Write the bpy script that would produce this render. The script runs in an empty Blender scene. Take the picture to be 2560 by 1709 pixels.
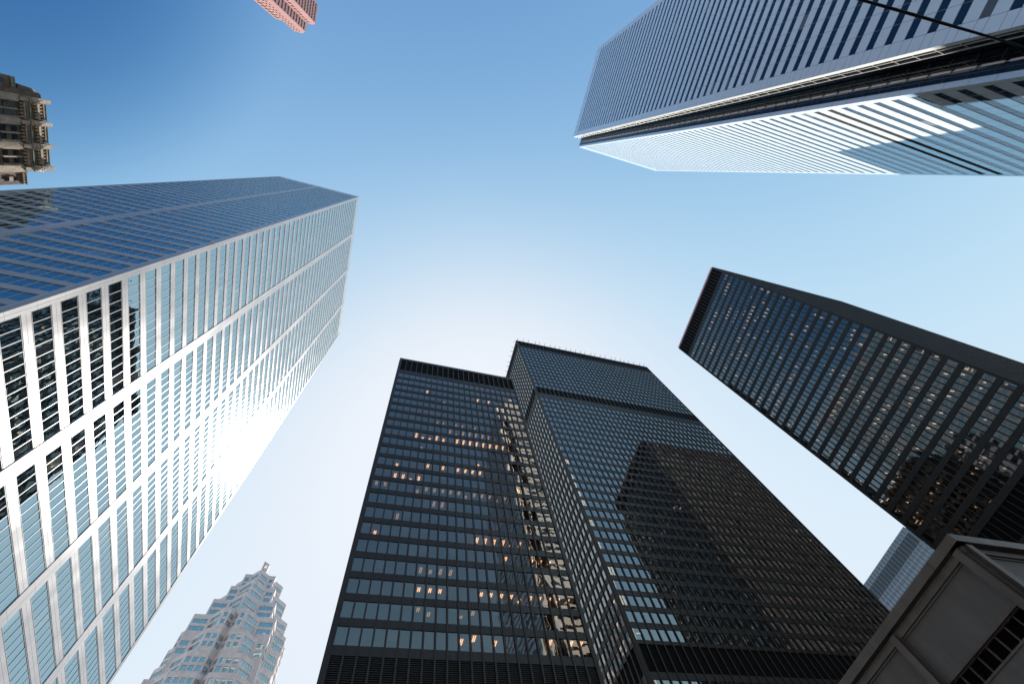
import bpy, math, random
from mathutils import Vector, Matrix
random.seed(7)
S = bpy.context.scene
COL = S.collection

# ------------------------------------------------------------ camera, sky, sun, exposure
# axes: x = east, y = north, z = up; the lens is at the origin, the street 1.6 m below it
R = ((0.95795945, 0.25544503, -0.13061981), (0.19429734, -0.91259736, -0.35974242), (0.2110977, -0.31923957, 0.92386355))
FPX = 1118.0
cam_d = bpy.data.cameras.new("camera"); cam = bpy.data.objects.new("camera", cam_d); COL.objects.link(cam)
cx = Vector((-R[0][0], R[0][1], R[0][2])); cy = -Vector((-R[1][0], R[1][1], R[1][2])); cz = -Vector((-R[2][0], R[2][1], R[2][2]))
cam.matrix_world = Matrix(((cx.x, cy.x, cz.x, 0), (cx.y, cy.y, cz.y, 0), (cx.z, cy.z, cz.z, 0), (0, 0, 0, 1)))
cam_d.sensor_width = 36.0; cam_d.lens = 36.0 * FPX / 2560.0
cam_d.clip_start = 0.05; cam_d.clip_end = 20000
S.camera = cam

SUN_EL, SUN_AZ = math.radians(51.5), math.radians(18.0)          # azimuth: west of south
sun_dir = Vector((-math.cos(SUN_EL) * math.sin(SUN_AZ), -math.cos(SUN_EL) * math.cos(SUN_AZ), math.sin(SUN_EL)))
W = bpy.data.worlds.new("World"); S.world = W; W.use_nodes = True
nt = W.node_tree; nt.nodes.clear()
sky = nt.nodes.new("ShaderNodeTexSky"); sky.sky_type = 'NISHITA'; sky.sun_disc = False
sky.sun_elevation = SUN_EL; sky.sun_rotation = math.radians(180.0 + 18.0)
sky.altitude = 80; sky.air_density = 1.0; sky.dust_density = 0.4; sky.ozone_density = 2.0
bg = nt.nodes.new("ShaderNodeBackground"); bg.inputs[1].default_value = 0.1
wo = nt.nodes.new("ShaderNodeOutputWorld")
# film-like response of the clear sky: deeper blue away from the sun, soft shoulder towards it
sep = nt.nodes.new("ShaderNodeSeparateColor"); com = nt.nodes.new("ShaderNodeCombineColor")
nt.links.new(sky.outputs[0], sep.inputs[0])
def wmath(op, a, b):
    n = nt.nodes.new("ShaderNodeMath"); n.operation = op
    for i, v in enumerate((a, b)):
        if isinstance(v, (int, float)): n.inputs[i].default_value = v
        else: nt.links.new(v, n.inputs[i])
    return n.outputs[0]
for ch, (g_, B_, A_) in enumerate(((3.40, 12.0, 10.79), (3.8, 7.5, 7.05), (4.0, 1.9, 1.915))):
    x_ = wmath('POWER', wmath('MULTIPLY', sep.outputs[ch], 0.1 / 0.25), g_)
    y_ = wmath('DIVIDE', wmath('MULTIPLY', x_, A_), wmath('ADD', wmath('MULTIPLY', x_, B_), 1.0))
    nt.links.new(y_, com.inputs[ch])
# paler air towards the horizon, deepest blue in the east-north-east
tc = nt.nodes.new("ShaderNodeTexCoord"); sx = nt.nodes.new("ShaderNodeSeparateXYZ"); nt.links.new(tc.outputs['Generated'], sx.inputs[0])
side = wmath('ADD', wmath('MULTIPLY', wmath('ADD', wmath('MULTIPLY', sx.outputs[0], 0.5), wmath('MULTIPLY', sx.outputs[1], 0.85)), -0.55), 0.5)     # more of it on the sunny side
air = wmath('MULTIPLY', wmath('MULTIPLY', wmath('SUBTRACT', 1.0, wmath('MAXIMUM', sx.outputs[2], 0.0)), 0.75), wmath('MAXIMUM', side, 0.0))
mixc = nt.nodes.new("ShaderNodeMix"); mixc.data_type = 'RGBA'; mixc.clamp_factor = True
nt.links.new(air, mixc.inputs[0]); nt.links.new(com.outputs[0], mixc.inputs[6]); mixc.inputs[7].default_value = (0.72, 0.80, 0.94, 1)
dt = nt.nodes.new("ShaderNodeVectorMath"); dt.operation = 'DOT_PRODUCT'; nt.links.new(tc.outputs['Generated'], dt.inputs[0]); dt.inputs[1].default_value = (0.683, 0.183, 0.707)
rg = nt.nodes.new("ShaderNodeMapRange"); rg.interpolation_type = 'SMOOTHSTEP'; rg.inputs[1].default_value = 0.89; rg.inputs[2].default_value = 1.0; rg.inputs[3].default_value = 1.0; rg.inputs[4].default_value = 0.36
nt.links.new(dt.outputs['Value'], rg.inputs[0])
sp2 = nt.nodes.new("ShaderNodeSeparateColor"); cm2 = nt.nodes.new("ShaderNodeCombineColor"); nt.links.new(mixc.outputs[2], sp2.inputs[0])
for ch, g_ in enumerate((1.6, 1.0, 0.6)):
    nt.links.new(wmath('MULTIPLY', wmath('MULTIPLY', sp2.outputs[ch], 10.0 / 2 ** 1.25), wmath('POWER', rg.outputs[0], g_)), cm2.inputs[ch])
nt.links.new(cm2.outputs[0], bg.inputs[0]); nt.links.new(bg.outputs[0], wo.inputs[0])
sl = bpy.data.lights.new("sun", 'SUN'); sl.energy = 5.0; sl.angle = math.radians(0.5); sl.color = (1.0, 0.95, 0.88)
so = bpy.data.objects.new("sun", sl); COL.objects.link(so); so.location = (0, 0, 400)
so.rotation_euler = (-sun_dir).to_track_quat('-Z', 'Y').to_euler()
S.view_settings.view_transform = 'Standard'; S.view_settings.look = 'None'
EXPO = 1.25; S.view_settings.exposure = EXPO; S.view_settings.gamma = 1.0
S.cycles.use_denoising = True
S.cycles.max_bounces = 8; S.cycles.glossy_bounces = 5; S.cycles.diffuse_bounces = 3; S.cycles.transparent_max_bounces = 12
S.cycles.sample_clamp_indirect = 4.0; S.cycles.caustics_reflective = False; S.cycles.caustics_refractive = False

# ------------------------------------------------------------ materials
def new_mat(name):
    m = bpy.data.materials.new(name); m.use_nodes = True; m.node_tree.nodes.clear()
    return m, m.node_tree
def mat(name, col, rough=0.5, metal=0.0, ior=1.45, var=0.0, scale=(0.3, 0.3, 0.05), bump=0.0, bscale=2.0, coat=0.0, rvar=0.0):
    m, t = new_mat(name); N, L = t.nodes.new, t.links.new
    o = N("ShaderNodeOutputMaterial"); p = N("ShaderNodeBsdfPrincipled"); L(p.outputs[0], o.inputs[0])
    p.inputs['Base Color'].default_value = (*col, 1); p.inputs['Roughness'].default_value = rough
    p.inputs['Metallic'].default_value = metal; p.inputs['IOR'].default_value = ior
    p.inputs['Coat Weight'].default_value = coat; p.inputs['Coat Roughness'].default_value = 0.03
    g = N("ShaderNodeNewGeometry")
    if var or rvar:
        mp = N("ShaderNodeMapping"); mp.inputs['Scale'].default_value = scale; L(g.outputs['Position'], mp.inputs[0])
        n = N("ShaderNodeTexNoise"); n.inputs['Scale'].default_value = 1.0; n.inputs['Detail'].default_value = 5; L(mp.outputs[0], n.inputs[0])
        if var:
            r = N("ShaderNodeMapRange"); r.inputs[1].default_value = 0.3; r.inputs[2].default_value = 0.7
            r.inputs[3].default_value = 1 - var; r.inputs[4].default_value = 1 + var; L(n.outputs[0], r.inputs[0])
            mx = N("ShaderNodeVectorMath"); mx.operation = 'SCALE'; mx.inputs[0].default_value = col
            L(r.outputs[0], mx.inputs['Scale']); L(mx.outputs[0], p.inputs['Base Color'])
        if rvar:
            r2 = N("ShaderNodeMapRange"); r2.inputs[1].default_value = 0.3; r2.inputs[2].default_value = 0.7
            r2.inputs[3].default_value = rough - rvar; r2.inputs[4].default_value = rough + rvar; L(n.outputs[0], r2.inputs[0]); L(r2.outputs[0], p.inputs['Roughness'])
    if bump:
        nb = N("ShaderNodeTexNoise"); nb.inputs['Scale'].default_value = bscale; nb.inputs['Detail'].default_value = 4; L(g.outputs['Position'], nb.inputs[0])
        b = N("ShaderNodeBump"); b.inputs['Strength'].default_value = 1.0; b.inputs['Distance'].default_value = bump
        L(nb.outputs[0], b.inputs['Height']); L(b.outputs[0], p.inputs['Normal'])
    return m
def wavy(t, amount, scale):
    """slight unevenness of large panes, so that what they mirror wavers"""
    N, L = t.nodes.new, t.links.new
    g = N("ShaderNodeNewGeometry"); n = N("ShaderNodeTexNoise"); n.inputs['Scale'].default_value = scale; n.inputs['Detail'].default_value = 1.5
    L(g.outputs['Position'], n.inputs[0])
    b = N("ShaderNodeBump"); b.inputs['Strength'].default_value = 1.0; b.inputs['Distance'].default_value = amount
    L(n.outputs[0], b.inputs['Height'])
    return b.outputs[0]
def glass_solid(name, col, ior=1.8, tint=(1, 1, 1), wave=0.004, wscale=0.7, rough=0.01, blinds=None, base=0.0, pale=(0.16, 0.16, 0.15)):
    """opaque coated window glass with a dark room behind it"""
    m, t = new_mat(name); N, L = t.nodes.new, t.links.new
    o = N("ShaderNodeOutputMaterial"); mix = N("ShaderNodeMixShader"); L(mix.outputs[0], o.inputs[0])
    d = N("ShaderNodeBsdfDiffuse"); d.inputs[0].default_value = (*col, 1)
    if blinds:       # some rooms have pale blinds drawn behind the pane
        gp = N("ShaderNodeNewGeometry"); sn = N("ShaderNodeVectorMath"); sn.operation = 'SNAP'; sn.inputs[1].default_value = blinds[1:]
        L(gp.outputs['Position'], sn.inputs[0]); wn = N("ShaderNodeTexWhiteNoise"); wn.noise_dimensions = '3D'; L(sn.outputs[0], wn.inputs[0])
        rg = N("ShaderNodeMapRange"); rg.inputs[1].default_value = 1 - blinds[0]; rg.inputs[2].default_value = 1.0; rg.inputs[3].default_value = 0.0; rg.inputs[4].default_value = 1.0
        L(wn.outputs[0], rg.inputs[0]); mc = N("ShaderNodeMix"); mc.data_type = 'RGBA'; mc.inputs[6].default_value = (*col, 1); mc.inputs[7].default_value = (*pale, 1)
        L(rg.outputs[0], mc.inputs[0]); L(mc.outputs[2], d.inputs[0])
    gl = N("ShaderNodeBsdfAnisotropic"); gl.inputs['Color'].default_value = (*tint, 1); gl.inputs['Roughness'].default_value = rough
    f = N("ShaderNodeFresnel"); f.inputs[0].default_value = ior
    nr = wavy(t, wave, wscale); L(nr, gl.inputs['Normal'])
    mr = N("ShaderNodeMapRange"); mr.inputs[3].default_value = base; L(f.outputs[0], mr.inputs[0])
    L(mr.outputs[0], mix.inputs[0]); L(d.outputs[0], mix.inputs[1]); L(gl.outputs[0], mix.inputs[2])
    return m
def glass_clear(name, through, ior=1.8, tint=(1, 1, 1), wave=0.004, wscale=0.7):
    """tinted pane one can see the ceiling lamps through"""
    m, t = new_mat(name); N, L = t.nodes.new, t.links.new
    o = N("ShaderNodeOutputMaterial"); mix = N("ShaderNodeMixShader"); L(mix.outputs[0], o.inputs[0])
    d = N("ShaderNodeBsdfTransparent"); d.inputs[0].default_value = (*through, 1)
    gl = N("ShaderNodeBsdfAnisotropic"); gl.inputs['Color'].default_value = (*tint, 1); gl.inputs['Roughness'].default_value = 0.01
    f = N("ShaderNodeFresnel"); f.inputs[0].default_value = ior
    nr = wavy(t, wave, wscale); L(nr, gl.inputs['Normal'])
    L(f.outputs[0], mix.inputs[0]); L(d.outputs[0], mix.inputs[1]); L(gl.outputs[0], mix.inputs[2])
    return m
def glow(name, col, strength):
    m, t = new_mat(name)
    o = t.nodes.new("ShaderNodeOutputMaterial"); e = t.nodes.new("ShaderNodeEmission")
    e.inputs[0].default_value = (*col, 1); e.inputs[1].default_value = strength
    t.links.new(e.outputs[0], o.inputs[0]); m.cycles.emission_sampling = 'NONE'
    return m

M = dict(
    steel=mat("brushed_steel_panel", (0.44, 0.44, 0.45), 0.31, 0.50, var=0.06, scale=(0.25, 0.25, 0.08), rvar=0.05),
    steel_joint=mat("steel_joint", (0.10, 0.10, 0.11), 0.6),
    steel_glass=glass_solid("steel_tower_glass", (0.010, 0.013, 0.018), 1.6, (0.56, 0.84, 0.93), 0.005, 0.8, blinds=(0.10, 1.4, 1.4, 3.88), base=0.52),
    black=mat("black_painted_steel", (0.027, 0.023, 0.021), 0.5, 0.0, 1.38, var=0.15, scale=(0.4, 0.4, 0.1)),
    louver=mat("black_louver", (0.008, 0.0075, 0.007), 0.8, 0.0, 1.15), void=mat("dark_opening", (0.006, 0.005, 0.005), 0.9, 0.0, 1.1),
    bronze_glass=glass_clear("bronze_glass", (0.55, 0.50, 0.45), 2.75, (1.0, 0.87, 0.76), 0.008, 0.55),
    bronze_glass_fine=glass_clear("bronze_glass_fine", (0.42, 0.40, 0.37), 3.7, (1.0, 0.95, 0.88), 0.003, 0.5),
    grey_glass=glass_clear("grey_glass", (0.45, 0.43, 0.40), 2.35, (0.97, 0.98, 1.0), 0.004, 0.5),
    ceiling=mat("office_ceiling", (0.70, 0.64, 0.56), 0.8), core=mat("office_core", (0.30, 0.27, 0.24), 0.9),
    lamp=glow("warm_lamp", (1.0, 0.58, 0.30), 1.5), lamp_b=glow("warm_lamp_b", (1.0, 0.55, 0.27), 0.9), lamp_c=glow("warm_lamp_c", (1.0, 0.68, 0.42), 0.35),
    dim_lamp=glow("dim_warm_lamp", (1.0, 0.72, 0.55), 0.7), dim_lamp_b=glow("dim_warm_lamp_b", (1.0, 0.64, 0.42), 0.5), dim_lamp_c=glow("dim_warm_lamp_c", (0.95, 0.80, 0.70), 0.3),
    marble=glass_solid("white_glass_panel", (0.73, 0.765, 0.755), 1.6, (0.46, 0.76, 0.97), 0.0015, 0.25, base=0.27),
    panel_joint=mat("panel_joint", (0.05, 0.06, 0.07), 0.6),
    ribbon_glass=glass_solid("ribbon_glass", (0.005, 0.008, 0.016), 1.50, (0.66, 0.84, 1.0), 0.003, 0.5, blinds=(0.04, 3.06, 3.06, 3.87), base=0.03),
    notch_glass=glass_solid("notch_glass", (0.006, 0.006, 0.008), 1.5, (0.9, 0.95, 1.0), 0.006, 0.8),
    ribbon_frame=mat("grey_metal_frame", (0.22, 0.22, 0.22), 0.4, 0.3),
    notch_frame=mat("pale_metal_frame", (0.55, 0.53, 0.48), 0.4, 0.3),
    brown=mat("brown_anodised_metal", (0.120, 0.092, 0.078), 0.42, 0.15, 1.45, var=0.16, scale=(1.6, 1.6, 0.5), bump=0.0015, bscale=14, rvar=0.08),
    brown_panel=mat("taupe_panel", (0.140, 0.120, 0.109), 0.6, 0.0, 1.45, var=0.14, scale=(1.8, 1.8, 0.35), bump=0.0015, bscale=10),
    granite=mat("grey_pink_granite", (0.72, 0.64, 0.63), 0.45, var=0.12, scale=(0.5, 0.5, 0.5)),
    green_glass=glass_solid("green_glass", (0.03, 0.07, 0.075), 1.6, (0.76, 0.96, 0.98), 0.003, 0.6, blinds=(0.3, 1.5, 1.5, 4.0), base=0.42, pale=(0.12, 0.22, 0.22)),
    red=mat("red_granite", (0.28, 0.165, 0.155), 0.95, 0.0, 1.15, var=0.10, scale=(0.4, 0.4, 0.4)),
    red_glass=glass_solid("blue_dark_glass", (0.012, 0.02, 0.04), 1.7, (0.85, 0.93, 1.0), 0.003, 0.6),
    stone=mat("limestone", (0.36, 0.295, 0.23), 0.85, var=0.28, scale=(0.9, 0.9, 0.35), bump=0.06, bscale=1.5),
    stone_dark=mat("shaded_limestone", (0.13, 0.10, 0.08), 0.9, var=0.3, scale=(0.8, 0.8, 0.4), bump=0.06, bscale=1.5),  # darker copy of the limestone: shade on wall and niches put into the colour
    copper=mat("green_copper", (0.10, 0.17, 0.14), 0.6),
    stone_glass=glass_solid("old_window_glass", (0.008, 0.009, 0.010), 1.3),
    pale=mat("pale_blue_steel", (0.19, 0.23, 0.29), 0.4, 0.2), pale_dark=mat("grey_louver", (0.035, 0.05, 0.065), 0.5),
    pale_glass=glass_solid("pale_blue_glass", (0.10, 0.13, 0.17), 1.8),
    blind=mat("window_blind", (0.62, 0.60, 0.56), 0.9),
    cable=mat("black_rubber_cable", (0.008, 0.008, 0.009), 0.6),
    pole=mat("grey_painted_steel", (0.12, 0.13, 0.13), 0.5, 0.4),
    roof=mat("roof_gravel", (0.22, 0.21, 0.20), 0.9, var=0.2),
    asphalt=mat("asphalt", (0.05, 0.05, 0.052), 0.9, var=0.2, scale=(0.6, 0.6, 0.6), bump=0.004, bscale=60),
    concrete=mat("pavement_concrete", (0.30, 0.29, 0.27), 0.85, var=0.12, scale=(0.5, 0.5, 0.5)),
    paint=mat("road_paint", (0.75, 0.75, 0.72), 0.7, var=0.1),
    sign_green=mat("sign_green", (0.02, 0.22, 0.06), 0.4), sign_white=mat("sign_white", (0.8, 0.8, 0.8), 0.4),
    pinkcap=mat("pink_flashing", (0.95, 0.60, 0.74), 0.5),
)

# ------------------------------------------------------------ mesh builders
class MB:
    def __init__(s): s.v = []; s.f = []
    def quad(s, a, b, c, d):
        n = len(s.v); s.v += [a, b, c, d]; s.f.append((n, n + 1, n + 2, n + 3))
    def hexa(s, p):          # p: 4 bottom + 4 top points, ccw seen from above
        n = len(s.v); s.v += p
        s.f += [(n + 3, n + 2, n + 1, n), (n + 4, n + 5, n + 6, n + 7)] + [(n + i, n + (i + 1) % 4, n + 4 + (i + 1) % 4, n + 4 + i) for i in range(4)]
    def box(s, x0, x1, y0, y1, z0, z1):
        s.hexa([(x0, y0, z0), (x1, y0, z0), (x1, y1, z0), (x0, y1, z0), (x0, y0, z1), (x1, y0, z1), (x1, y1, z1), (x0, y1, z1)])
    def prism(s, pts, z0, z1):   # ccw plan polygon
        n = len(s.v); k = len(pts)
        s.v += [(x, y, z0) for x, y in pts] + [(x, y, z1) for x, y in pts]
        s.f += [tuple(range(n + k - 1, n - 1, -1)), tuple(range(n + k, n + 2 * k))]
        s.f += [(n + i, n + (i + 1) % k, n + k + (i + 1) % k, n + k + i) for i in range(k)]
    def add(s, o):
        n = len(s.v); s.v += o.v; s.f += [tuple(i + n for i in f) for f in o.f]
def link_mesh(name, mb, material, parent=None, smooth=False):
    me = bpy.data.meshes.new(name); me.from_pydata(mb.v, [], mb.f); me.update()
    me.materials.append(material)
    o = bpy.data.objects.new(name, me); COL.objects.link(o)
    if parent is not None: o.parent = parent
    if smooth:
        for p in me.polygons: p.use_smooth = True
    return o
def tag(o, label=None, cat=None, group=None, kind=None):
    if label: o['label'] = label
    if cat: o['category'] = cat
    if group: o['group'] = group
    if kind: o['kind'] = kind
    return o
class Face:
    """one upright facade plane: u runs along it, z up, d outwards"""
    def __init__(s, p, q):
        s.o = Vector((p[0], p[1], 0)); e = Vector((q[0] - p[0], q[1] - p[1], 0)); s.L = e.length; s.u = e.normalized(); s.n = Vector((s.u.y, -s.u.x, 0))
    def P(s, u, z, d=0.0):
        r = s.o + s.u * u + s.n * d; return (r.x, r.y, z)
    def box(s, mb, u0, u1, z0, z1, d0, d1):
        mb.hexa([s.P(u0, z0, d1), s.P(u1, z0, d1), s.P(u1, z0, d0), s.P(u0, z0, d0), s.P(u0, z1, d1), s.P(u1, z1, d1), s.P(u1, z1, d0), s.P(u0, z1, d0)])
    def pane(s, mb, u0, u1, z0, z1, d, jit=0.0):
        r = lambda: d + random.uniform(-jit, jit)
        a, b, c = r(), r(), r()
        mb.quad(s.P(u0, z0, a), s.P(u1, z0, b), s.P(u1, z1, b + c - a), s.P(u0, z1, c))
def poly_faces(pts): return [Face(pts[i], pts[(i + 1) % len(pts)]) for i in range(len(pts))]

BLOCKERS = []   # boxes of the big towers, to tell which panes the lens can see
def seen_area(c, n, area):
    c = Vector(c); dist = c.length
    if n is not None:
        cosv = -(c.dot(n)) / dist
        if cosv <= 0.01: return 0.0
    else: cosv = 0.5
    x, y, z = c.dot(cx), c.dot(cy), -c.dot(cz)
    if z <= 0 or abs(x / z) * FPX > 1290 or abs(y / z) * FPX > 865: return 0.0
    for nm, x0, x1, y0, y1, z1 in BLOCKERS:
        t0, t1 = 0.0, 0.985
        for a, lo, hi in ((c.x, x0, x1), (c.y, y0, y1), (c.z, -2, z1)):
            if abs(a) < 1e-9:
                if lo > 0 or hi < 0: t1 = -1
                continue
            p, q = lo / a, hi / a
            if p > q: p, q = q, p
            t0, t1 = max(t0, p), min(t1, q)
        if t0 < t1 and t0 > 0.001: return 0.0
    return area * cosv / (z * z)
class Thing:
    def __init__(s, name, label, cat, base, group=None):
        s.e = bpy.data.objects.new(name, None); COL.objects.link(s.e); s.e.location = base; s.e.empty_display_size = 1
        tag(s.e, label, cat, group); s.items = {}
    def part(s, name, mb, material, parent=None, smooth=False):
        o = link_mesh(name, mb, material, None, smooth); s.hang(o, parent); return o
    def hang(s, o, parent=None):
        o.parent = parent or s.e
        o.matrix_parent_inverse = Matrix.Translation(-s.e.location)     # the parts' meshes are in world coordinates
        if parent is not None: o.matrix_parent_inverse = Matrix.Identity(4)
    def item(s, name, material, mb, centre, normal, area, sub=None):
        s.items.setdefault(name, []).append((seen_area(centre, normal, area), mb, material, sub))
    def finish(s, most=100):
        for name, L in s.items.items():
            L.sort(key=lambda t: -t[0])
            own = L if len(L) <= most else [t for t in L[:most] if t[0] > 0]
            rest = L[len(own):]
            for a, mb, material, sub in own:
                o = s.part(name, mb, material)
                if sub: s.part(sub[0], sub[1], sub[2], o)
            mats = {}
            for a, mb, material, sub in rest:
                k = mats.setdefault(material.name, (MB(), material, MB(), sub)); k[0].add(mb)
                if sub: k[2].add(sub[1])
            for big, material, sm, sub in mats.values():
                o = s.part(name, big, material); tag(o, kind='stuff')
                if sub: tag(s.part(sub[0], sm, sub[2], o), kind='stuff')

# west coordinate w -> x = -w.  Towers are given by (w0, w1, n0, n1)
def rect(w0, w1, n0, n1): return [(-w1, n0), (-w0, n0), (-w0, n1), (-w1, n1)]
BLOCKERS += [("steel", 39.5, 76.2, -98.0, -24.3, 239), ("mid", -33.9, 2.9, -92, -58.5, 133), ("tall", -131.7, -52.9, -112.2, -75.6, 223),
             ("right", -191, -120, -49.8, -10.3, 183), ("low", -62, -22.9, -44, -8.6, 12)]
Z0 = -1.6

# ------------------------------------------------------------ setting: ground, streets, pavements
g = MB(); g.quad((-6000, -6000, Z0 - 0.15), (6000, -6000, Z0 - 0.15), (6000, 6000, Z0 - 0.15), (-6000, 6000, Z0 - 0.15))
tag(link_mesh("ground", g, M['asphalt']), kind='structure')
for x0, x1, y0, y1 in ((8.5, 400, -420, -7.5), (-420, -8.5, -420, -7.5), (8.5, 400, 8.5, 400), (-420, -8.5, 8.5, 400)):
    b = MB(); b.box(x0, x1, y0, y1, Z0 - 0.2, Z0)
    tag(link_mesh("pavement", b, M['concrete']), kind='structure')
b = MB()
for k in range(-60, 61):
    if abs(k) > 2:
        b.box(-0.08, 0.08, k * 6, k * 6 + 3, Z0 - 0.149, Z0 - 0.145); b.box(k * 6, k * 6 + 3, 0.42, 0.58, Z0 - 0.149, Z0 - 0.145)
tag(link_mesh("lane_markings", b, M['paint']), kind='structure')

# ------------------------------------------------------------ black steel towers with projecting mullions
def steel_glass_tower(name, label, w0, w1, n0, n1, H, nx, ny, floors, bands, gmat, lit, mull=(0.16, 0.24), slats=(), lampmat='lamp', lampsize=(0.05, 1.2), recess=0.16, blinds=0.07, depth=6.0, run=0.6):
    """floors: list of (sill, head) heights; bands: (z0, z1) of dark louvres; lit: share of windows with a lamp on"""
    T = Thing(name, label, "skyscraper", (-(w0 + w1) / 2, (n0 + n1) / 2, Z0))
    fs = poly_faces(rect(w0, w1, n0, n1))
    frame = MB(); inner = MB(); ceil = MB(); q_ = 0.004
    x0, x1, y0, y1 = -w1, -w0, n0, n1
    inner.box(x0 + depth, x1 - depth, y0 + depth, y1 - depth, Z0, H - 1.0)
    # ceilings
    for sill, head in floors:
        ceil.box(x0 + 0.34, x1 - 0.34, y0 + 0.34, y1 - 0.34, head + 0.02, head + 0.3)
    solid = []
    zs = sorted(floors); prev = Z0
    for sill, head in zs:
        solid.append((prev, sill)); prev = head
    solid.append((prev, H))
    for fi, F in enumerate(fs):
        nb = nx if fi in (0, 2) else ny
        cw = 0.55; pitch = (F.L - 2 * cw) / nb
        e = 0.0 if fi in (0, 2) else 0.003
        for a, b_ in solid:
            cuts = [(max(a, p), min(b_, q)) for p, q in bands if min(b_, q) - max(a, p) > 0.2]
            zz = a
            for p, q in cuts:
                if p > zz: F.box(frame, q_, F.L - q_, zz, p, -0.3, 0.0)
                zz = q
            if b_ > zz: F.box(frame, q_, F.L - q_, zz, b_, -0.3, 0.0)
        # corner posts
        F.box(frame, 0.008, cw, Z0 + 0.01, H - 0.05, -0.28, 0.06); F.box(frame, F.L - cw, F.L - 0.008, Z0 + 0.01, H - 0.05, -0.28, 0.06)
        for p, q in bands:
            lv = MB(); sv = MB(); F.box(lv, 0.35, F.L - 0.35, p, q, -0.34, -0.22)
            if (p, q) in slats:
                z = p + 0.1
                while z < q - 0.1:
                    for k in range(nb):
                        F.box(sv, cw + k * pitch + 0.10, cw + (k + 1) * pitch - 0.10, z, z + 0.09, -0.22, -0.10)
                    z += 0.26
            T.part("louver", lv, M['louver'])
            if sv.v: tag(T.part("louver_slat", sv, M['black']), kind='stuff')
        for k in range(nb + 1):
            mb = MB(); u = cw + k * pitch
            F.box(mb, u - mull[0] / 2, u + mull[0] / 2, 8.0, H - 0.4, 0.002, mull[1])
            F.box(mb, u - mull[0] / 2 - 0.05, u + mull[0] / 2 + 0.05, 8.0, H - 0.4, mull[1] - 0.04, mull[1] + 0.012)
            c = F.P(u, H * 0.6, 0.2); T.item("mullion", M['black'], mb, c, F.n, 0.3 * H)
        for sill, head in zs:
            k = 0; on = False; fit = (random.choice((0.5, 1.0, 1.6)), random.choice((1.0, 1.0, 0.7)), random.choice(('', '', '_b', '_c')))
            for k in range(nb):
                u0 = cw + k * pitch + 0.10; u1 = cw + (k + 1) * pitch - 0.10
                mb = MB(); F.pane(mb, u0, u1, sill + 0.03, head - 0.03, -recess, 0.009)
                fr = MB()
                F.box(fr, u0 - 0.10, u0, sill, head, -0.24, 0.1 - recess); F.box(fr, u1, u1 + 0.10, sill, head, -0.24, 0.1 - recess); F.box(fr, u0 - 0.10, u1 + 0.10, head - 0.045, head - 0.002, -0.235, 0.095 - recess)
                T.item("window", gmat, mb, F.P((u0 + u1) / 2, (sill + head) / 2, 0), F.n, (u1 - u0) * (head - sill), ("frame", fr, M['black']))
                if random.random() < blinds:
                    bl = MB(); F.box(bl, u0 + 0.05, u1 - 0.05, head - (head - sill) * random.choice((0.25, 0.4, 0.6, 1.0)), head - 0.05, -recess - 0.16, -recess - 0.13)
                    T.item("blind", M['blind'], bl, F.P((u0 + u1) / 2, head - 1, 0), F.n, 1.5)
                on = random.random() < (run if on else lit)
                if on and not (fi % 2 and (k < 5 or k > nb - 6) and lampmat == 'lamp'):
                    lm = MB(); um = (u0 + u1) / 2 + random.uniform(-0.06, 0.06); d = fit[0] + random.choice((0, 0, 0, 0.8)); ln = lampsize[1] * fit[1]
                    sp = 0.13
                    for s_ in ((-1, 1) if lampmat == 'lamp' else (0,)): F.box(lm, um + s_ * sp - lampsize[0], um + s_ * sp + lampsize[0], head - 0.06, head + 0.0, -d - ln, -d)
                    T.item("ceiling_lamp", M[lampmat + fit[2]], lm, F.P(um, head, -0.1), F.n, 0.4)
    rf = MB(); rf.box(x0 + 0.31, x1 - 0.31, y0 + 0.31, y1 - 0.31, H - 0.9, H - 0.3)
    T.part("wall", frame, M['black']); T.part("interior_core", inner, M['core']); T.part("ceiling", ceil, M['ceiling']); T.part("roof", rf, M['roof'])
    return T, fs

p = 3.745
fl = [(41.3 + p * i, 43.9 + p * i) for i in range(22)] + [(41.3 - 8.2 - p * i, 43.9 - 8.2 - p * i) for i in range(7)]
T, fs = steel_glass_tower("office_tower", "black office tower with many lit ceiling lamps, in front of the tallest black tower",
    -2.95, 33.9, -92, -58.5, 133, 22, 20, fl, [(124.6, 131.6), (36.6, 40.0)], M['bronze_glass'], 0.10, mull=(0.14, 0.15), recess=0.10, blinds=0.14, slats=[(36.6, 40.0)], run=0.76)
T.finish()

p = 3.80
fl = [(57.4 + p * i, 59.9 + p * i) for i in range(27)] + [(168.9 + p * i, 171.4 + p * i) for i in range(12)] + [(47.6 - p * i, 50.0 - p * i) for i in range(10)]
T, fs = steel_glass_tower("office_tower", "tallest black tower, with a dark band below its top and small brackets along its roof",
    52.9, 131.7, -112.2, -75.6, 223, 39, 18, fl, [(215.6, 222.2), (162.6, 168.0), (51.3, 56.6)], M['bronze_glass_fine'], 0.03, mull=(0.17, 0.16), recess=0.105, lampmat='dim_lamp', lampsize=(0.09, 1.0), run=0.3)
for F, n in ((fs[2], 26), (fs[1], 12)):
    for k in range(n):
        mb = MB(); u = F.L * (k + 0.5 + random.uniform(-0.2, 0.2)) / n
        F.box(mb, u - 0.06, u + 0.06, 222.7, 224.6, -0.3, -0.18); F.box(mb, u - 0.06, u + 0.06, 224.5, 224.62, -0.3, 0.9); F.box(mb, u - 0.12, u + 0.12, 224.2, 224.5, 0.6, 0.9)
        T.part("roof_bracket", mb, M['black'])
T.finish()

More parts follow.
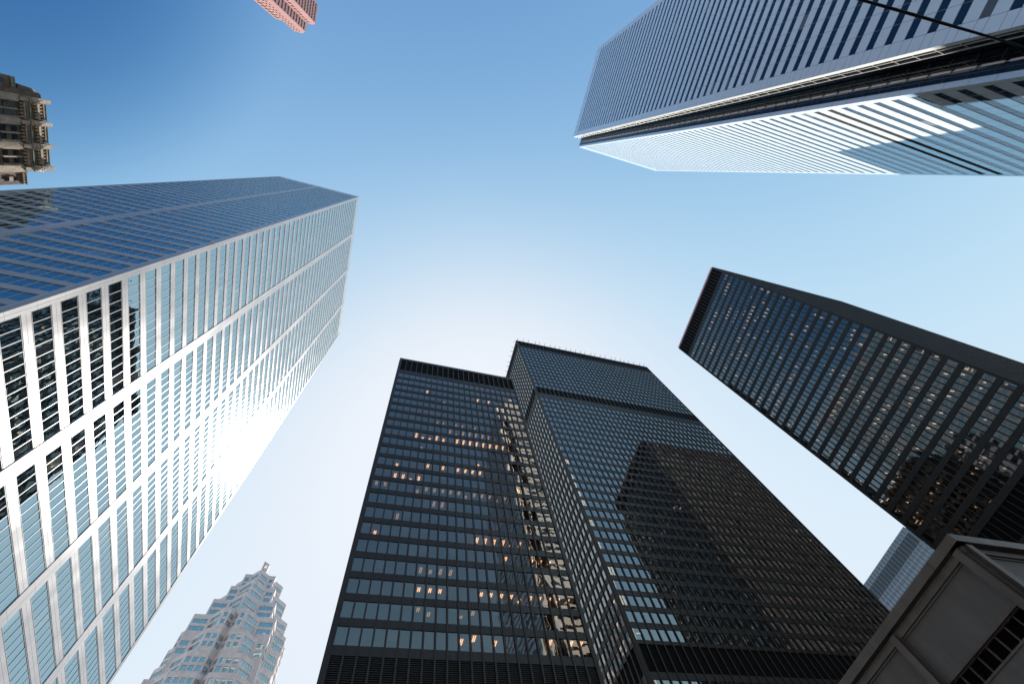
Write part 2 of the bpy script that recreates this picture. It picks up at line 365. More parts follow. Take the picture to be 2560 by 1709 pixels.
p = 3.80
fl = [(170.4 - p * i, 172.9 - p * i) for i in range(30)] + [(50.0 - p * i, 52.4 - p * i) for i in range(10)]
T, fs = steel_glass_tower("office_tower", "black office tower with a thin pink line along its roof edge",
    120.1, 191.0, -49.9, -10.3, 183, 48, 27, fl, [(174.8, 181.9), (53.5, 58.8)], M['grey_glass'], 0.24, mull=(0.13, 0.13), recess=0.085, lampmat='dim_lamp', lampsize=(0.10, 1.1), run=0.45)
F = fs[1]; mb = MB(); F.box(mb, 0.3, F.L - 0.3, 182.6, 183.45, 0.07, 0.34)
T.part("coping", mb, M['pinkcap']); T.finish()

# ------------------------------------------------------------ pale steel tower
def steel_tower():
    T = Thing("office_tower", "pale steel clad tower with window strips and one sunlit face", "skyscraper", (57, -61, Z0))
    pts = rect(-76.2, -39.5, -98.0, -24.3); H = 239.0
    skin = MB(); joint = MB()
    core = MB(); core.box(40.0, 75.7, -97.5, -24.8, Z0, H - 1.5)
    p = 3.88; zc = [49.1 + p * i for i in range(-12, 48)]
    zc = [z for z in zc if z < H - 3.5]
    for fi, F in enumerate(poly_faces(pts)):
        nb = 2 if fi in (0, 2) else 4
        m = 0.9; colw = 1.85; wd = (F.L - 2 * m - (nb - 1) * colw) / nb; e = 0.003 * (fi % 2)
        lap = 0.008; e = 0.0
        prev = Z0
        for z in zc + [None]:
            top = (z - 1.34) if z else H
            F.box(skin, 0.004, F.L - 0.004, prev, top, -0.4, 0.0)
            if z:
                F.box(joint, m, F.L - m, (prev + top) / 2 - 0.02, (prev + top) / 2 + 0.02, 0.0, 0.003) if prev > 0 else None
                prev = z + 1.34
        us = [0.0]
        for b in range(nb):
            us.append(m + b * (wd + colw) - (colw if b else 0))
        # upright covers between the bays and at the corners
        cover = [(lap, m)] + [(m + b * (wd + colw) - colw, m + b * (wd + colw)) for b in range(1, nb)] + [(F.L - m, F.L - lap)]
        for (a, b_) in cover:
            F.box(skin, a, b_, Z0, H - 0.02, -0.39, 0.05 - e)
            g0 = a + 0.62 * (b_ - a) if a > lap else a + 0.55 * (b_ - a)
            F.box(joint, g0 - 0.025, g0 + 0.025, Z0, H - 0.3, 0.05 - e, 0.054 - e)
            z = 2.0
            while z < H:
                F.box(joint, a, b_, z - 0.012, z + 0.012, 0.05 - e, 0.053 - e); z += p
        for z in zc:
            z0, z1 = z - 1.34, z + 1.34
            mech = False
            for b in range(nb):
                u0 = m + b * (wd + colw); u1 = u0 + wd
                mb = MB(); fr = MB(); gap = MB()
                npn = 12; pw = (wd - 0.16) / npn
                for k in range(npn):
                    F.pane(mb, u0 + 0.08 + k * pw + 0.04, u0 + 0.08 + (k + 1) * pw - 0.04, z0 + 0.11, z1 - 0.11, -0.075, 0.006)
                    if k: F.box(fr, u0 + 0.08 + k * pw - 0.045, u0 + 0.08 + k * pw + 0.045, z0 + 0.08, z1 - 0.08, -0.2, -0.02)
                F.box(fr, u0 + 0.07, u1 - 0.07, z0 + 0.075, z0 + 0.13, -0.2, -0.01); F.box(fr, u0 + 0.07, u1 - 0.07, z1 - 0.13, z1 - 0.075, -0.2, -0.01)
                F.box(fr, u0 + 0.07, u0 + 0.13, z0 + 0.12, z1 - 0.12, -0.2, -0.03); F.box(fr, u1 - 0.13, u1 - 0.07, z0 + 0.12, z1 - 0.12, -0.2, -0.03)
                T.item("window", M['louver'] if mech else M['steel_glass'], mb, F.P((u0 + u1) / 2, z, 0), F.n, wd * 2.4, ("frame", fr, M['steel']))
    back = MB(); back.box(39.85, 75.85, -97.65, -24.65, Z0, H - 1.2)
    T.part("wall", skin, M['steel']); T.part("panel_joint", joint, M['steel_joint']); T.part("inner_wall", back, M['louver'])
    mb = MB(); mb.box(39.95, 75.75, -97.55, -24.75, H - 1.2, H - 0.5); T.part("roof", mb, M['roof'])
    mb = MB(); Fn = poly_faces(pts)[2]; Fn.box(mb, 24.4 - 0.0, 30.1, H - 2.4, H - 0.9, 0.0, 0.01)
    # north face runs west: u = 0 at the east corner
    T.part("roof_vent", mb, M['notch_frame'])
    T.finish()
steel_tower()

# ------------------------------------------------------------ white tower with notched corners
def white_tower():
    T = Thing("office_tower", "white panelled tower with notched corners and black window ribbons, sunlit on one face", "skyscraper", (-102, 62, Z0))
    a, b, c, d, k, H = -134.9, -70.4, 32.6, 91.2, 5.1, 298.0
    kx = 5.1; ky = 4.7
    pts = [(a + kx, c), (b - kx, c), (b - kx, c + ky), (b, c + ky), (b, d - ky), (b - kx, d - ky), (b - kx, d), (a + kx, d), (a + kx, d - ky), (a, d - ky), (a, c + ky), (a + kx, c + ky)]
    skin = MB(); joint = MB(); fr2 = MB(); fr3 = MB(); cov = MB(); core = MB()
    core.prism([(x + (0.5 if x < -102 else -0.5), y + (0.5 if y < 62 else -0.5)) for x, y in pts], Z0, H - 0.6)
    p = 3.87; zc = [68.1 + p * i for i in range(-17, 58)]
    hw = 0.75
    for fi, F in enumerate(poly_faces(pts)):
        if F.L > 20:
            m = 1.35 if fi in (0, 6) else 2.45
            prev = Z0
            for z in zc + [None]:
                top = z - hw if z else H
                F.box(skin, m, F.L - m, prev, top, -0.35, 0.0); prev = z + hw if z else H
            F.box(skin, 0.004, m, Z0, H - 0.001, -0.35, 0.0); F.box(skin, F.L - m, F.L - 0.004, Z0, H - 0.001, -0.35, 0.0)
            n = round((F.L - 2 * m) / 3.06); pw = (F.L - 2 * m) / n
            for z in zc:
                mech = (fi == 0 and 99.0 < z < 104.0)
                mb = MB(); fr = MB()
                for q in range(n):
                    F.pane(mb, m + q * pw + 0.03, m + (q + 1) * pw - 0.03, z - hw, z + hw, -0.035, 0.003)
                    F.box(fr, m + q * pw - 0.03, m + q * pw + 0.03, z - hw, z + hw, -0.14, -0.02) if q else None
                F.box(fr, m, F.L - m, z + hw - 0.03, z + hw - 0.002, -0.13, -0.022)
                T.item("window", M['louver'] if mech else M['ribbon_glass'], mb, F.P(F.L / 2, z, 0), F.n, F.L * 1.6, ("frame", fr, M['panel_joint'] if mech else M['ribbon_frame']))
                for zz in (z - hw - 0.03, z + hw + 0.03): F.box(joint, 0.0, F.L, zz - 0.03, zz + 0.03, 0.0, 0.003)
            for q in range(n + 1):
                for i in range(len(zc) + 1):
                    z0 = zc[i - 1] + hw + 0.06 if i else Z0
                    z1 = zc[i] - hw - 0.06 if i < len(zc) else H - 0.3
                    F.box(joint, m + q * pw - 0.03, m + q * pw + 0.03, z0, z1, 0.0, 0.0025)
                    if z1 == H - 0.3:
                        F.box(joint, m, F.L - m, H - 4.2, H - 4.14, 0.0, 0.0032) if q == 0 else None
        else:
            # the notch: a strip of white panel at the outer end, then glass in slender frames
            outer = fi in (1, 4, 7, 10)       # this face starts at the outer corner
            s0, s1 = (0.004, 0.95) if outer else (F.L - 0.95, F.L - 0.004)
            F.box(skin, s0, s1, Z0, H - 0.002, -0.35, 0.0)
            g0, g1 = (0.95, F.L) if outer else (0.0, F.L - 0.95)
            fr_ = fr2 if abs(F.n.y) > 0.5 else fr3
            mb = MB(); z = zc[0] - p / 2
            F.box(joint, s0, s1, 0, 0.05, 0, 0.003)
            while z < H - 0.5:
                zt = min(z + p, H)
                w3 = (g1 - g0) / 3
                for q in range(3):
                    F.pane(mb, g0 + q * w3, g0 + (q + 1) * w3, z + 0.95, zt, -0.16, 0.006)
                if fr_ is fr2:
                    v0, v1 = (g0, g0 + 2.3) if outer else (g1 - 2.3, g1)
                    F.box(fr_, v0, v1, z + 0.86, z + 0.94, -0.20, -0.05)
                else:
                    F.box(fr_, g0, g1, z + 0.86, z + 0.94, -0.20, -0.12)
                    vm = g0 + 0.42 * (g1 - g0); F.box(cov, vm, vm + 0.32, z + 0.2, zt - 0.5, -0.15, -0.06); F.box(cov, vm + 0.1, vm + 0.2, z - 0.1, zt + 0.1, -0.16, -0.13)
                F.box(joint, s0, s1, z - 0.02, z + 0.02, 0.0, 0.003)
                sp = MB(); F.pane(sp, g0, g1, z + 0.1, z + 0.85, -0.17, 0.0); mb.add(sp)
                z += p
            for q in ((0, 1, 2) if fr_ is fr2 else (0, 1)):
                u = (g0 + 0.06 + (0, 0.75, 2.2)[q]) if outer else (g1 - 0.06 - (0, 0.75, 2.2)[q])
                F.box(fr_, u - 0.045, u + 0.045, Z0, H - 0.4, -0.20, -0.03)
            T.part("notch_window", mb, M['notch_glass'])
            if cov.v: T.part("column_cover", cov, M['granite']); cov = MB()
    T.part("wall", skin, M['marble']); T.part("panel_joint", joint, M['panel_joint']); T.part("notch_frame", fr2, M['notch_frame']); T.part("notch_frame", fr3, M['panel_joint']); T.part("inner_wall", core, M['louver'])
    mb = MB(); mb.prism([(x + (0.36 if x < -102 else -0.36), y + (0.36 if y < 62 else -0.36)) for x, y in pts], H - 0.6, H - 0.3); T.part("roof", mb, M['roof'])
    T.finish()
white_tower()

# ------------------------------------------------------------ low brown pavilion at the corner
def pavilion():
    T = Thing("pavilion", "low brown metal pavilion with framed taupe panels at the street corner", "building", (-42, -26, Z0))
    pts = rect(23.12, 62.0, -44.0, -8.82); H = 12.0
    fas = MB(); pier = MB(); pan = MB(); glass = MB(); seam = MB(); sill = MB()
    for fi, F in enumerate(poly_faces(pts)):
        o = 0.0; lap = 0.004
        F.box(fas, -0.216, F.L + 0.216, 11.62, H, -0.3, 0.22 - o)
        for k in range(1, int(F.L / 4.9) + 1): F.box(seam, k * 4.9 - 0.5 - 0.008, k * 4.9 - 0.5 + 0.008, 11.622, H - 0.002, 0.21, 0.2225)                 # cap fascia
        F.box(fas, lap, F.L - lap, 11.50, 11.62, -0.3, -0.1)           # shadow groove
        F.box(pier, lap, F.L - lap, 11.26, 11.50, -0.3, 0.02)           # top rail
        n = max(1, round((F.L - 0.9) / 4.9)); pitch = (F.L - 0.5) / n
        for k in range(n + 1):
            u = 0.25 + k * pitch
            a, b = max(u - 0.25, lap), min(u + 0.25, F.L - lap)
            F.box(pier, a, b, Z0, 11.26, -0.3, 0.0)
            F.box(pier, u - 0.06, u + 0.06, Z0, 11.50, 0.0, 0.17); F.box(pier, u - 0.17, u + 0.17, Z0, 11.48, 0.17, 0.20)
        for k in range(n):
            a, b = 0.25 + k * pitch + 0.25, 0.25 + (k + 1) * pitch - 0.25
            pm = MB(); F.box(pm, a, b, 9.42, 11.26, -0.4, -0.14)
            T.item("panel", M['brown_panel'], pm, F.P((a + b) / 2, 10, 0), F.n, 7, None)
            F.box(sill, a, b, 9.34, 9.42, -0.4, -0.12); F.box(sill, a, b, 8.60, 8.68, -0.4, -0.10)
            gm = MB(); nn = 8; ww = (b - a) / nn
            fm = MB()
            for q in range(nn):
                F.pane(gm, a + q * ww + 0.02, a + (q + 1) * ww - 0.02, 8.68, 9.34, -0.38, 0.002)
                if q: F.box(fm, a + q * ww - 0.02, a + q * ww + 0.02, 8.68, 9.34, -0.4, -0.26)
            F.box(fm, a, b, 9.31, 9.34, -0.39, -0.265)
            T.item("window", M['void'], gm, F.P((a + b) / 2, 9, 0), F.n, 3, ("frame", fm, M['brown']))
            pm = MB(); F.box(pm, a, b, 6.7, 8.60, -0.4, -0.14); T.item("panel", M['brown_panel'], pm, F.P((a + b) / 2, 7.6, 0), F.n, 7, None)
            gm = MB(); fm = MB()
            for q in range(4):
                F.pane(gm, a + q * ww * 2 + 0.03, a + (q + 1) * ww * 2 - 0.03, Z0, 6.6, -0.36, 0.002)
                F.box(fm, a + q * ww * 2 - 0.03, a + q * ww * 2 + 0.03, Z0, 6.6, -0.4, -0.28)
            F.box(fm, a, b, 6.55, 6.6, -0.39, -0.285)
            F.box(sill, a, b, 6.6, 6.7, -0.4, -0.12)
            T.item("window", M['notch_glass'], gm, F.P((a + b) / 2, 3, 0), F.n, 30, ("frame", fm, M['brown']))
    T.part("fascia", fas, M['brown']); T.part("seam", seam, M['void']); T.part("pier", pier, M['brown']); T.part("sill", sill, M['brown'])
    mb = MB(); mb.box(-61.7, -23.2, -43.7, -8.9, 11.2, 11.9); T.part("roof", mb, M['roof'])
    mb = MB(); mb.box(-61.3, -23.62, -43.3, -9.32, Z0, 11.2); T.part("inner_wall", mb, M['core'])
    T.finish()
pavilion()

# ------------------------------------------------------------ generic granite tiers with ribbon windows
def tier(T, pts, z0, z1, heads, hwin, wall_mat, glass, margin=0.8, pane=1.5, groups=None, sub="frame", fmat=None):
    """one extruded plan; heads: window-head heights; groups(face index, L) -> list of (u0, u1)"""
    w = MB(); fsx = poly_faces(pts)
    for fi, F in enumerate(fsx):
        spans = groups(fi, F.L) if groups else ([(margin, F.L - margin)] if F.L > 2 * margin + 0.8 else [])
        hs = [h for h in sorted(heads) if z0 + 0.2 < h - hwin and h < z1 - 0.2]
        prev = z0
        for h in hs:
            F.box(w, 0.004, F.L - 0.004, prev, h - hwin, -0.3, 0.0); prev = h
            u = 0.004
            for a, b in spans:
                F.box(w, u, a, h - hwin, h, -0.3, 0.0); u = b
                mb = MB(); fm = MB(); n = max(1, round((b - a) / pane)); pw = (b - a) / n
                for k in range(n):
                    F.pane(mb, a + k * pw + 0.04, a + (k + 1) * pw - 0.04, h - hwin + 0.04, h - 0.04, -0.18, 0.006)
                    if k: F.box(fm, a + k * pw - 0.045, a + k * pw + 0.045, h - hwin, h, -0.22, -0.06)
                F.box(fm, a, b, h - 0.05, h, -0.22, -0.05)
                T.item("window", glass, mb, F.P((a + b) / 2, h - hwin / 2, 0), F.n, (b - a) * hwin, (sub, fm, fmat or wall_mat))
            F.box(w, u, F.L - 0.004, h - hwin, h, -0.3, 0.0)
        F.box(w, 0.004, F.L - 0.004, prev, z1, -0.3, 0.0)
    inner = []
    k = len(pts)
    w.prism([tuple(Vector((x, y)) ) for x, y in inset(pts, 0.31)], z0, z1 - 0.4)
    T.part("tier", w, wall_mat)
def inset(pts, d):
    out = []; k = len(pts)
    for i in range(k):
        p0, p1, p2 = (Vector(pts[i - 1]), Vector(pts[i]), Vector(pts[(i + 1) % k]))
        e1 = (p1 - p0).normalized(); e2 = (p2 - p1).normalized()
        n1 = Vector((-e1.y, e1.x)); n2 = Vector((-e2.y, e2.x)); s = n1 + n2
        s = s / max(0.3, 1 + n1.dot(n2))
        q = p1 + s * d; out.append((q.x, q.y))
    return out
def four(pts, cxx, cyy):
    """repeat a front (north) outline, given clockwise-free in local coords, on all four sides"""
    out = []
    for q in range(4):
        c_, s_ = (1, 0, -1, 0)[q], (0, 1, 0, -1)[q]
        out += [(cxx + x * c_ - y * s_, cyy + x * s_ + y * c_) for x, y in pts]
    return out

def stepped_tower():
    cX, cY = 54.0, -232.6
    T = Thing("office_tower", "stepped pink granite tower with projecting prows and a small fin on top", "skyscraper", (cX, cY, Z0))
    p = 3.4
    def prow(a, h, pr):      # north front, walked from east to west (ccw)
        return [(a, a), (h, a), (0, a + pr), (-h, a)]
    def blades(a, b, f, nh=2.1, v=2.8):
        return [(a, a), (b + f, a), (b, a + f), (nh, a + f), (0, a + f - v), (-nh, a + f), (-b, a + f), (-b - f, a)]
    def heads(top, n, start=2.2): return [top - start - p * i for i in range(n)]
    tier(T, four(prow(7.6, 4.2, 4.2), cX, cY), 183.0, 194.3, heads(194.3, 3), 2.1, M['granite'], M['green_glass'])
    tier(T, four(prow(10.6, 6.0, 6.0), cX, cY), 172.6, 184.2, heads(184.2, 3), 2.1, M['granite'], M['green_glass'])
    tier(T, four(prow(14.1, 6.4, 6.4), cX, cY), 162.0, 173.6, heads(173.6, 3), 2.1, M['granite'], M['green_glass'])
    def grp(f):
        def g(fi, L):
            if fi % 8 in (2, 5): n_ = max(1, round((L - 0.4) / 2.7)); q_ = (L - 0.4) / n_; return [(0.2 + i * q_ + 0.42, 0.2 + (i + 1) * q_ - 0.42) for i in range(n_)]
            if fi % 8 in (3, 4): return [(0.5, L - 0.5)]
            return [(0.8, L - 0.8)] if L > 2.4 else []
        return g
    hs = heads(162.9, 28)
    tops = ((162.9, 152.5, 17.5, 4.8, 5.3), (152.7, 142.3, 17.6, 7.5, 5.3), (142.5, 132.1, 17.7, 10.5, 5.3), (132.3, 118.5, 21.0, 12.2, 5.3), (118.7, 70, 24.5, 14.0, 5.3))
    for top, bot, a, b, f in tops:
        tier(T, four(blades(a, b, f), cX, cY), bot, top, hs, 2.2, M['granite'], M['green_glass'], groups=grp(f))
    tier(T, four(blades(26, 15, 5.3), cX, cY), Z0, 70, [65 - p * i for i in range(15)], 2.2, M['granite'], M['green_glass'], groups=grp(5))
    # curved fin with an opening
    fin = MB(); prof = []
    xs = [cX + 1.6 - 0.32 * i for i in range(11)]
    def slab(x0, x1, za, zb, y0=-227.0, y1=-225.6): fin.box(x0, x1, y0, y1, za, zb)
    N = 10
    for i in range(N):
        x0 = 52.3 + i * 0.32; x1 = x0 + 0.32; u = (i + 0.5) / N
        zt = 204.2 - 1.6 * (1 - u) ** 2 * 1.2
        yo = -0.7 * math.sin(math.pi * u)
        if 3 <= i <= 6:
            fin.box(x0, x1, -227.2 + yo, -225.9 + yo, 193.5, 200.4); fin.box(x0, x1, -227.2 + yo, -225.9 + yo, 202.2, zt)
        else: fin.box(x0, x1, -227.2 + yo, -225.9 + yo, 193.5, zt)
    T.part("roof_fin", fin, M['granite'])
    g_ = MB(); pk = [(49.8, -229.5), (54, -225.2), (58.2, -229.5), (54, -234)]
    n = len(g_.v); g_.v += [(x, y, 194.2) for x, y in pk] + [(54, -228.5, 198.4)]
    g_.f += [(n, n + 1, n + 4), (n + 1, n + 2, n + 4), (n + 2, n + 3, n + 4), (n + 3, n, n + 4)]
    T.part("gable", g_, M['granite'])
    mast = MB(); mast.box(37.6, 38.4, -250, -249.2, 150, 166); T.part("mast", mast, M['granite'])
    T.finish()
stepped_tower()

# ------------------------------------------------------------ red granite tower, far top
def red_tower():
    T = Thing("office_tower", "red granite tower with dark blue glass faces, only its top in view", "skyscraper", (95, 60, Z0))
    X = lambda pts: [(-w, n) for w, n in pts]
    H = 275.0; p = 3.9
    hs = [H - 2.3 - p * i for i in range(40)]
    # main body, plan (w, n) walked so that x = -w is ccw
    body = X([(-86.8, 42.2), (-82.9, 42.4), (-81.7, 43.5), (-81.4, 47.4), (-78.6, 47.4), (-77.4, 48.4), (-77.1, 56.5), (-80.0, 57.2), (-80.0, 85), (-86.8, 85)])
    body.reverse()
    lens = poly_faces(body)
    def grp(fi, L):
        F = lens[fi]
        if F.n.y < -0.9 and 3.5 < L < 4.5: return [(0.3, 1.0), (1.55, 2.3), (2.85, 3.55)]
        if L > 20: return [(1.0, L - 1.0)]
        if abs(F.n.x) > 0.9: return [(0.35, L - 0.35)] if L > 1.5 else []
        if L > 2.2: return [(0.7, L - 0.7)]
        return []
    tier(T, body, 120, H, hs, 2.0, M['red'], M['red_glass'], groups=grp, pane=1.3)
    side = X([(-90.6, 42.5), (-86.9, 42.5), (-86.9, 84), (-90.6, 84)]); side.reverse()
    tier(T, side, 120, 260, hs, 2.0, M['red'], M['red_glass'])
    b2 = X([(-112, 44), (-77, 44.1), (-77, 85.1), (-112, 85)]); b2.reverse()
    tier(T, b2, Z0, 120, [115 - p * i for i in range(28)], 2.0, M['red'], M['red_glass'])
    T.finish()
red_tower()

# ------------------------------------------------------------ old limestone tower
def stone_tower():
    T = Thing("stone_tower", "old limestone tower with arched windows, piers and carved parapet", "building", (113, -18, Z0))
    x = 102.0
    F = Face((x, -9.0), (x, -28.4))          # west face: walking south, outward normal is west
    f2 = lambda n: -9.0 - n                   # n coordinate -> u
    wall = MB(); dark = MB(); pin = MB(); cop = MB(); corb = MB()
    wall.box(x, 124, -28.4, -9.0, Z0, 136.3)
    wall.box(x + 0.5, 123, -28.2, -9.3, 136.3, 142.6)
    piers = [-10.95, -16.25, -21.75, -27.25]
    for n in piers:
        pn = MB(); u = f2(n)
        F.box(pn, u - 0.75, u + 0.75, Z0, 134.2, 0, 1.0)
        F.box(pn, u - 0.42, u + 0.42, 134.2, 136.9, 0, 1.25)
        F.box(pn, u - 0.55, u + 0.55, 136.6, 138.2, 0, 1.5)
        F.box(pn, u - 0.5, u + 0.5, 138.2, 142.9, -0.5, 0.95)
        F.box(pn, u - 0.06, u + 0.06, 139.4, 141.2, 0.95, 1.02)
        # rounded cap
        for i in range(8):
            a0, a1 = math.pi * i / 8, math.pi * (i + 1) / 8
            F.box(pn, u - 0.5 * math.cos(a0) if True else 0, u - 0.5 * math.cos(a1), 142.9, 142.9 + 0.9 * (0.35 + 0.65 * math.sin((a0 + a1) / 2)), -0.4, 0.85)
        # eagle-like carved lump on the bracket
        for dz, du, rr in ((137.6, 0.0, 0.62), (138.5, 0.28, 0.45), (138.6, -0.3, 0.42), (139.2, 0.05, 0.34)):
            ico(pn, F.P(u + du, dz, 1.35), rr)
        T.part("pier", pn, M['stone'])
    edges = piers
    for i in range(3):
        corb = MB(); sill_ = MB(); dent = MB(); ring = MB(); par = MB()
        a, b = f2(edges[i]) + 0.75, f2(edges[i + 1]) - 0.75; mid = (a + b) / 2; L = b - a
        # paired tall arched windows, storey panels between
        for zt in (134.3, 123.0, 111.5, 100.0):
            for s_ in (-1, 1):
                uc = mid + s_ * L * 0.23; hw = L * 0.165
                gl = MB(); arch(F, gl, uc, hw, zt - 4.6, zt, 0.03)
                o = T.part("window", gl, M['stone_glass'])
                pm = MB(); F.box(pm, uc - hw, uc + hw, zt - 3.2, zt - 1.9, 0.035, 0.12); T.part("panel", pm, M['stone_dark'], o)
            for v0, v1, dd in ((mid - 0.14, mid + 0.14, 0.55), (a + 0.05, a + 0.25, 0.5), (b - 0.25, b - 0.05, 0.5)):
                cb = MB(); F.box(cb, v0, v1, zt - 5.0, zt + 0.1, 0.0, dd); T.part("colonnette", cb, M['stone'])
        # corbel table under the cornice
        for k in range(5):
            uk = a + (k + 0.5) * L / 5
            F.box(corb, uk - 0.16, uk + 0.16, 134.9, 136.1, 0.0, 0.55)
            F.box(corb, uk - L / 10, uk + L / 10, 135.7, 136.2, 0.0, 0.75)
        for k in range(11):
            uk = a + (k + 0.5) * L / 11; F.box(dent, uk - 0.1, uk + 0.1, 136.22, 136.7, 0.0, 0.95)
        F.box(dent, a, b, 136.22, 136.7, -0.1, 0.6)
        F.box(cop, a, b, 136.7, 136.95, -0.2, 1.15)
        # big round-headed niche
        nm = MB(); arch(F, nm, mid - L * 0.02, L * 0.27, 137.0, 139.3, -0.45 + 0.03); T.part("niche", nm, M['stone_dark'])
        for k in range(9):
            t0, t1 = math.pi * k / 9, math.pi * (k + 1) / 9; r0, r1 = L * 0.29, L * 0.40
            q = lambda t, r, d: F.P(mid - L * 0.02 + r * math.cos(t), 137.4 + r * math.sin(t), d)
            for d in (-0.5,):
                ring.hexa([q(t0, r0, -0.5), q(t0, r1, -0.5), q(t0, r1, -0.1), q(t0, r0, -0.1), q(t1, r0, -0.5), q(t1, r1, -0.5), q(t1, r1, -0.1), q(t1, r0, -0.1)])
        for k in range(5):
            uk = a + (k + 0.5) * L / 5
            F.box(par, uk - 0.2, uk + 0.2, 139.9, 140.52, -0.5, -0.02)
            F.box(dark, uk - 0.17, uk + 0.17, 141.25, 142.05, -0.48, -0.40)
        F.box(par, a, b, 140.5, 141.2, -0.5, 0.12)
        for k in range(6):
            uk = a + k * L / 5; F.box(par, max(a, uk - 0.14), min(b, uk + 0.14), 141.19, 142.11, -0.5, 0.15)
        F.box(par, a, b, 142.1, 142.3, -0.5, 0.25)
        for k in range(10):
            uk = a + (k + 0.5) * L / 10; F.box(par, uk - 0.14, uk + 0.14, 142.29, 142.8, -0.5, 0.2)
        F.box(cop, a, b, 142.8, 142.95, -0.5, 0.3)
        T.part("corbel_table", corb, M['stone']); T.part("dentil_course", dent, M['stone']); T.part("arch_moulding", ring, M['stone']); T.part("parapet", par, M['stone'])
    # lower wings
    wall.box(x + 0.2, 123, -31.3, -28.4, Z0, 135.4); wall.box(x + 0.1, 123, -9.0, -6.6, Z0, 134.4)
    wall.box(x + 1.4, 123, -28.3, -27.8, 136.3, 143.0)
    for n0, n1, zt in ((-31.3, -28.4, 135.4), (-8.9, -6.6, 134.4)):
        F2 = Face((x + 0.15, n1), (x + 0.15, n0))
        corb = MB()
        for k in range(7):
            uk = (k + 0.5) * F2.L / 7; F2.box(corb, uk - 0.1, uk + 0.1, zt - 0.9, zt - 0.1, 0, 0.35)
        F2.box(corb, 0, F2.L, zt - 0.12, zt - 0.01, -0.1, 0.36); T.part("corbel_table", corb, M['stone'])
        F2.box(cop, 0, F2.L, zt, zt + 0.15, -0.5, 0.45)
        for zt2 in (zt - 2.2, zt - 14):
            gl = MB(); arch(F2, gl, F2.L * 0.5, 0.5, zt2 - 3.6, zt2, 0.08); o = T.part("window", gl, M['stone_glass'])
            pm = MB(); F2.box(pm, F2.L * 0.5 - 0.5, F2.L * 0.5 + 0.5, zt2 - 2.3, zt2 - 1.2, 0.085, 0.15); T.part("panel", pm, M['stone'], o)
    # north shoulder of the parapet, weathered and sloping
    wall.hexa([(x + 0.6, -9.3, 136.3), (x + 8, -9.3, 136.3), (x + 8, -8.0, 136.3), (x + 0.6, -8.0, 136.3), (x + 2.0, -9.3, 143.0), (x + 8, -9.3, 143.0), (x + 8, -8.7, 143.0), (x + 2.0, -8.7, 143.0)])
    wall.hexa([(x + 0.6, -6.6, 126), (x + 12, -6.6, 126), (x + 12, -5.8, 126), (x + 0.6, -5.8, 126), (x + 2.5, -6.6, 133.4), (x + 12, -6.6, 133.4), (x + 12, -6.3, 133.4), (x + 2.5, -6.3, 133.4)])
    T.part("wall", wall, M['stone_dark']); T.part("cornice", cop, M['copper']); T.part("parapet_opening", dark, M['stone_glass'])
    T.finish()
def ico(mb, c, r):
    n = len(mb.v); K = 6
    rings = []
    for i in range(1, 4):
        t = math.pi * i / 4
        for k in range(K):
            a = 2 * math.pi * k / K; mb.v.append((c[0] + r * math.sin(t) * math.cos(a), c[1] + r * math.sin(t) * math.sin(a), c[2] + r * 1.2 * math.cos(t)))
    mb.v += [(c[0], c[1], c[2] + r * 1.2), (c[0], c[1], c[2] - r * 1.2)]
    for i in range(2):
        for k in range(K): mb.f.append((n + i * K + k, n + (i + 1) * K + k, n + (i + 1) * K + (k + 1) % K, n + i * K + (k + 1) % K))
    for k in range(K):
        mb.f.append((n + 3 * K, n + k, n + (k + 1) % K)); mb.f.append((n + 3 * K + 1, n + 2 * K + (k + 1) % K, n + 2 * K + k))
def arch(F, mb, u, hw, z0, z1, d):
    n = len(mb.v); pts = [F.P(u - hw, z0, d), F.P(u + hw, z0, d)]
    for i in range(9):
        t = math.pi * i / 8; pts.append(F.P(u + hw * math.cos(t), z1 - hw + hw * math.sin(t), d))
    mb.v += pts; mb.f.append(tuple(range(n, n + len(pts))))
stone_tower()

# ------------------------------------------------------------ far pale tower behind the black ones
def pale_tower():
    T = Thing("office_tower", "distant grey blue tower seen between two black towers, vertical fins on its dark crown", "skyscraper", (-360, -170, Z0))
    pts = rect(342, 380, -196.5, -143.4); H = 200.3
    wall = MB(); fsx = poly_faces(pts)
    rows = [(197.0, 199.4, 'pale_glass'), (188.0, 196.2, 'pale_dark'), (185.2, 187.2, 'pale_glass')]
    z = 183.9
    while z > 8: rows.append((z - 2.1, z, 'pale_glass')); z -= 4.0
    for fi, F in enumerate(fsx):
        lap = 0.3 * (fi % 2)
        prev = H
        for z0, z1, mt in rows:
            F.box(wall, 0.004, F.L - 0.004, z1, prev, -0.3, 0.0); prev = z0
            n = round(F.L / 3.0); pw = F.L / n
            mb = MB()
            for k in range(n): F.pane(mb, k * pw + 0.3, (k + 1) * pw - 0.3, z0, z1, -0.12, 0.004)
            T.item("window" if mt != 'pale_dark' else "louver", M[mt], mb, F.P(F.L / 2, z0, 0), F.n, F.L * (z1 - z0))
        F.box(wall, 0.004, F.L - 0.004, Z0, prev, -0.3, 0.0)
        n = round(F.L / 3.0); pw = F.L / n
        for k in range(n + 1):
            mb = MB(); F.box(mb, k * pw - 0.16, k * pw + 0.16, Z0, H - 0.3, -0.25, 0.5)
            T.item("fin", M['pale'], mb, F.P(k * pw, 190, 0), F.n, 60)
    wall.box(-379.6, -342.4, -196.1, -143.8, Z0, H - 0.5)
    T.part("wall", wall, M['pale']); T.finish()
pale_tower()

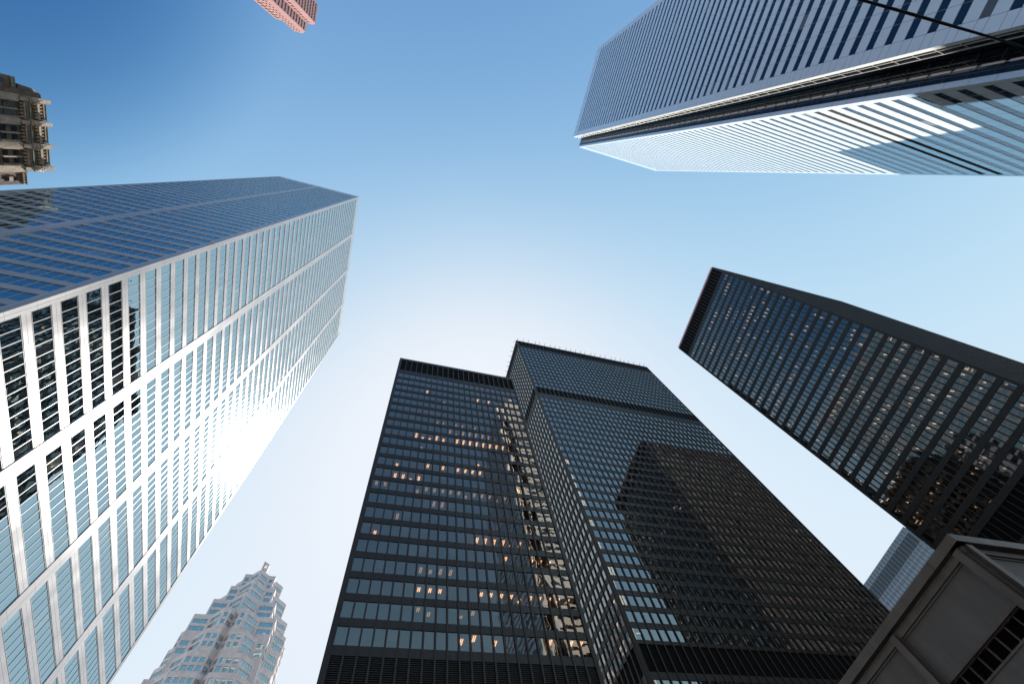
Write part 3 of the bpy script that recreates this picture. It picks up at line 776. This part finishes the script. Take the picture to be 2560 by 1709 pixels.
# ------------------------------------------------------------ sign on the tallest black tower
def roof_sign():
    F = Face((-52.9, -112.2), (-52.9, -75.6))      # its east face
    t = Thing("roof_sign", "green square sign with white letters high on the tallest black tower", "sign", (-52.5, -96.5, 200.0))
    u = -96.5 + 112.2
    mb = MB(); F.box(mb, u - 3.2, u + 3.2, 195.4, 201.8, 0.32, 0.6); t.part("board", mb, M['sign_green'])
    mb = MB()
    F.box(mb, u - 2.6, u + 0.2, 200.0, 201.0, 0.6, 0.7); F.box(mb, u - 1.7, u - 0.7, 196.2, 200.0, 0.6, 0.7)
    t.part("letter", mb, M['sign_white'])
    mb = MB()
    F.box(mb, u + 0.1, u + 1.0, 196.2, 199.9, 0.6, 0.7); F.box(mb, u + 1.0, u + 2.0, 196.2, 197.0, 0.6, 0.7); F.box(mb, u + 1.0, u + 2.0, 199.1, 199.9, 0.6, 0.7)
    F.box(mb, u + 1.9, u + 2.7, 196.8, 199.3, 0.6, 0.71)
    t.part("letter", mb, M['sign_white'])
    t.finish()
roof_sign()

# ------------------------------------------------------------ overhead cable on two street poles
def tube(mb, pts, r, k=8):
    n0 = len(mb.v)
    for i, p_ in enumerate(pts):
        p_ = Vector(p_); t = (Vector(pts[min(i + 1, len(pts) - 1)]) - Vector(pts[max(i - 1, 0)])).normalized()
        a = t.cross(Vector((0, 0, 1)));  a = a.normalized() if a.length > 1e-3 else Vector((1, 0, 0)); b = t.cross(a)
        rr = r[i] if isinstance(r, list) else r
        for q in range(k):
            an = 2 * math.pi * q / k; v = p_ + (a * math.cos(an) + b * math.sin(an)) * rr; mb.v.append(tuple(v))
    for i in range(len(pts) - 1):
        for q in range(k): mb.f.append((n0 + i * k + q, n0 + i * k + (q + 1) % k, n0 + (i + 1) * k + (q + 1) % k, n0 + (i + 1) * k + q))
    mb.f.append(tuple(n0 + q for q in range(k))[::-1]); mb.f.append(tuple(n0 + (len(pts) - 1) * k + q for q in range(k)))
def cable():
    A = Vector((14.0, 2.1, 8.4)); B = Vector((-17.5, 5.45, 8.4)); pts = []; rr = []
    for i in range(49):
        s = i / 48; p_ = A.lerp(B, s); p_.z -= 4 * 0.42 * s * (1 - s); pts.append(tuple(p_)); rr.append(0.022 + 0.004 * math.sin(s * 40))
    mb = MB(); tube(mb, pts, rr)
    tag(link_mesh("overhead_cable", mb, M['cable'], None, True), "thin black cable strung overhead across the white panelled tower", "cable")
    for P, lab in ((A, "grey street pole carrying the east end of the overhead cable"), (B, "grey street pole carrying the west end of the overhead cable")):
        t = Thing("street_pole", lab, "pole", (P.x, P.y, Z0), "poles carrying the overhead cable")
        mb = MB(); tube(mb, [(P.x, P.y, Z0), (P.x, P.y, 3), (P.x, P.y, 8.8)], [0.13, 0.11, 0.07], 12); t.part("shaft", mb, M['pole'], None, True)
        mb = MB(); tube(mb, [(P.x, P.y, Z0), (P.x, P.y, Z0 + 0.5)], [0.22, 0.20], 12); t.part("base", mb, M['pole'])
cable()
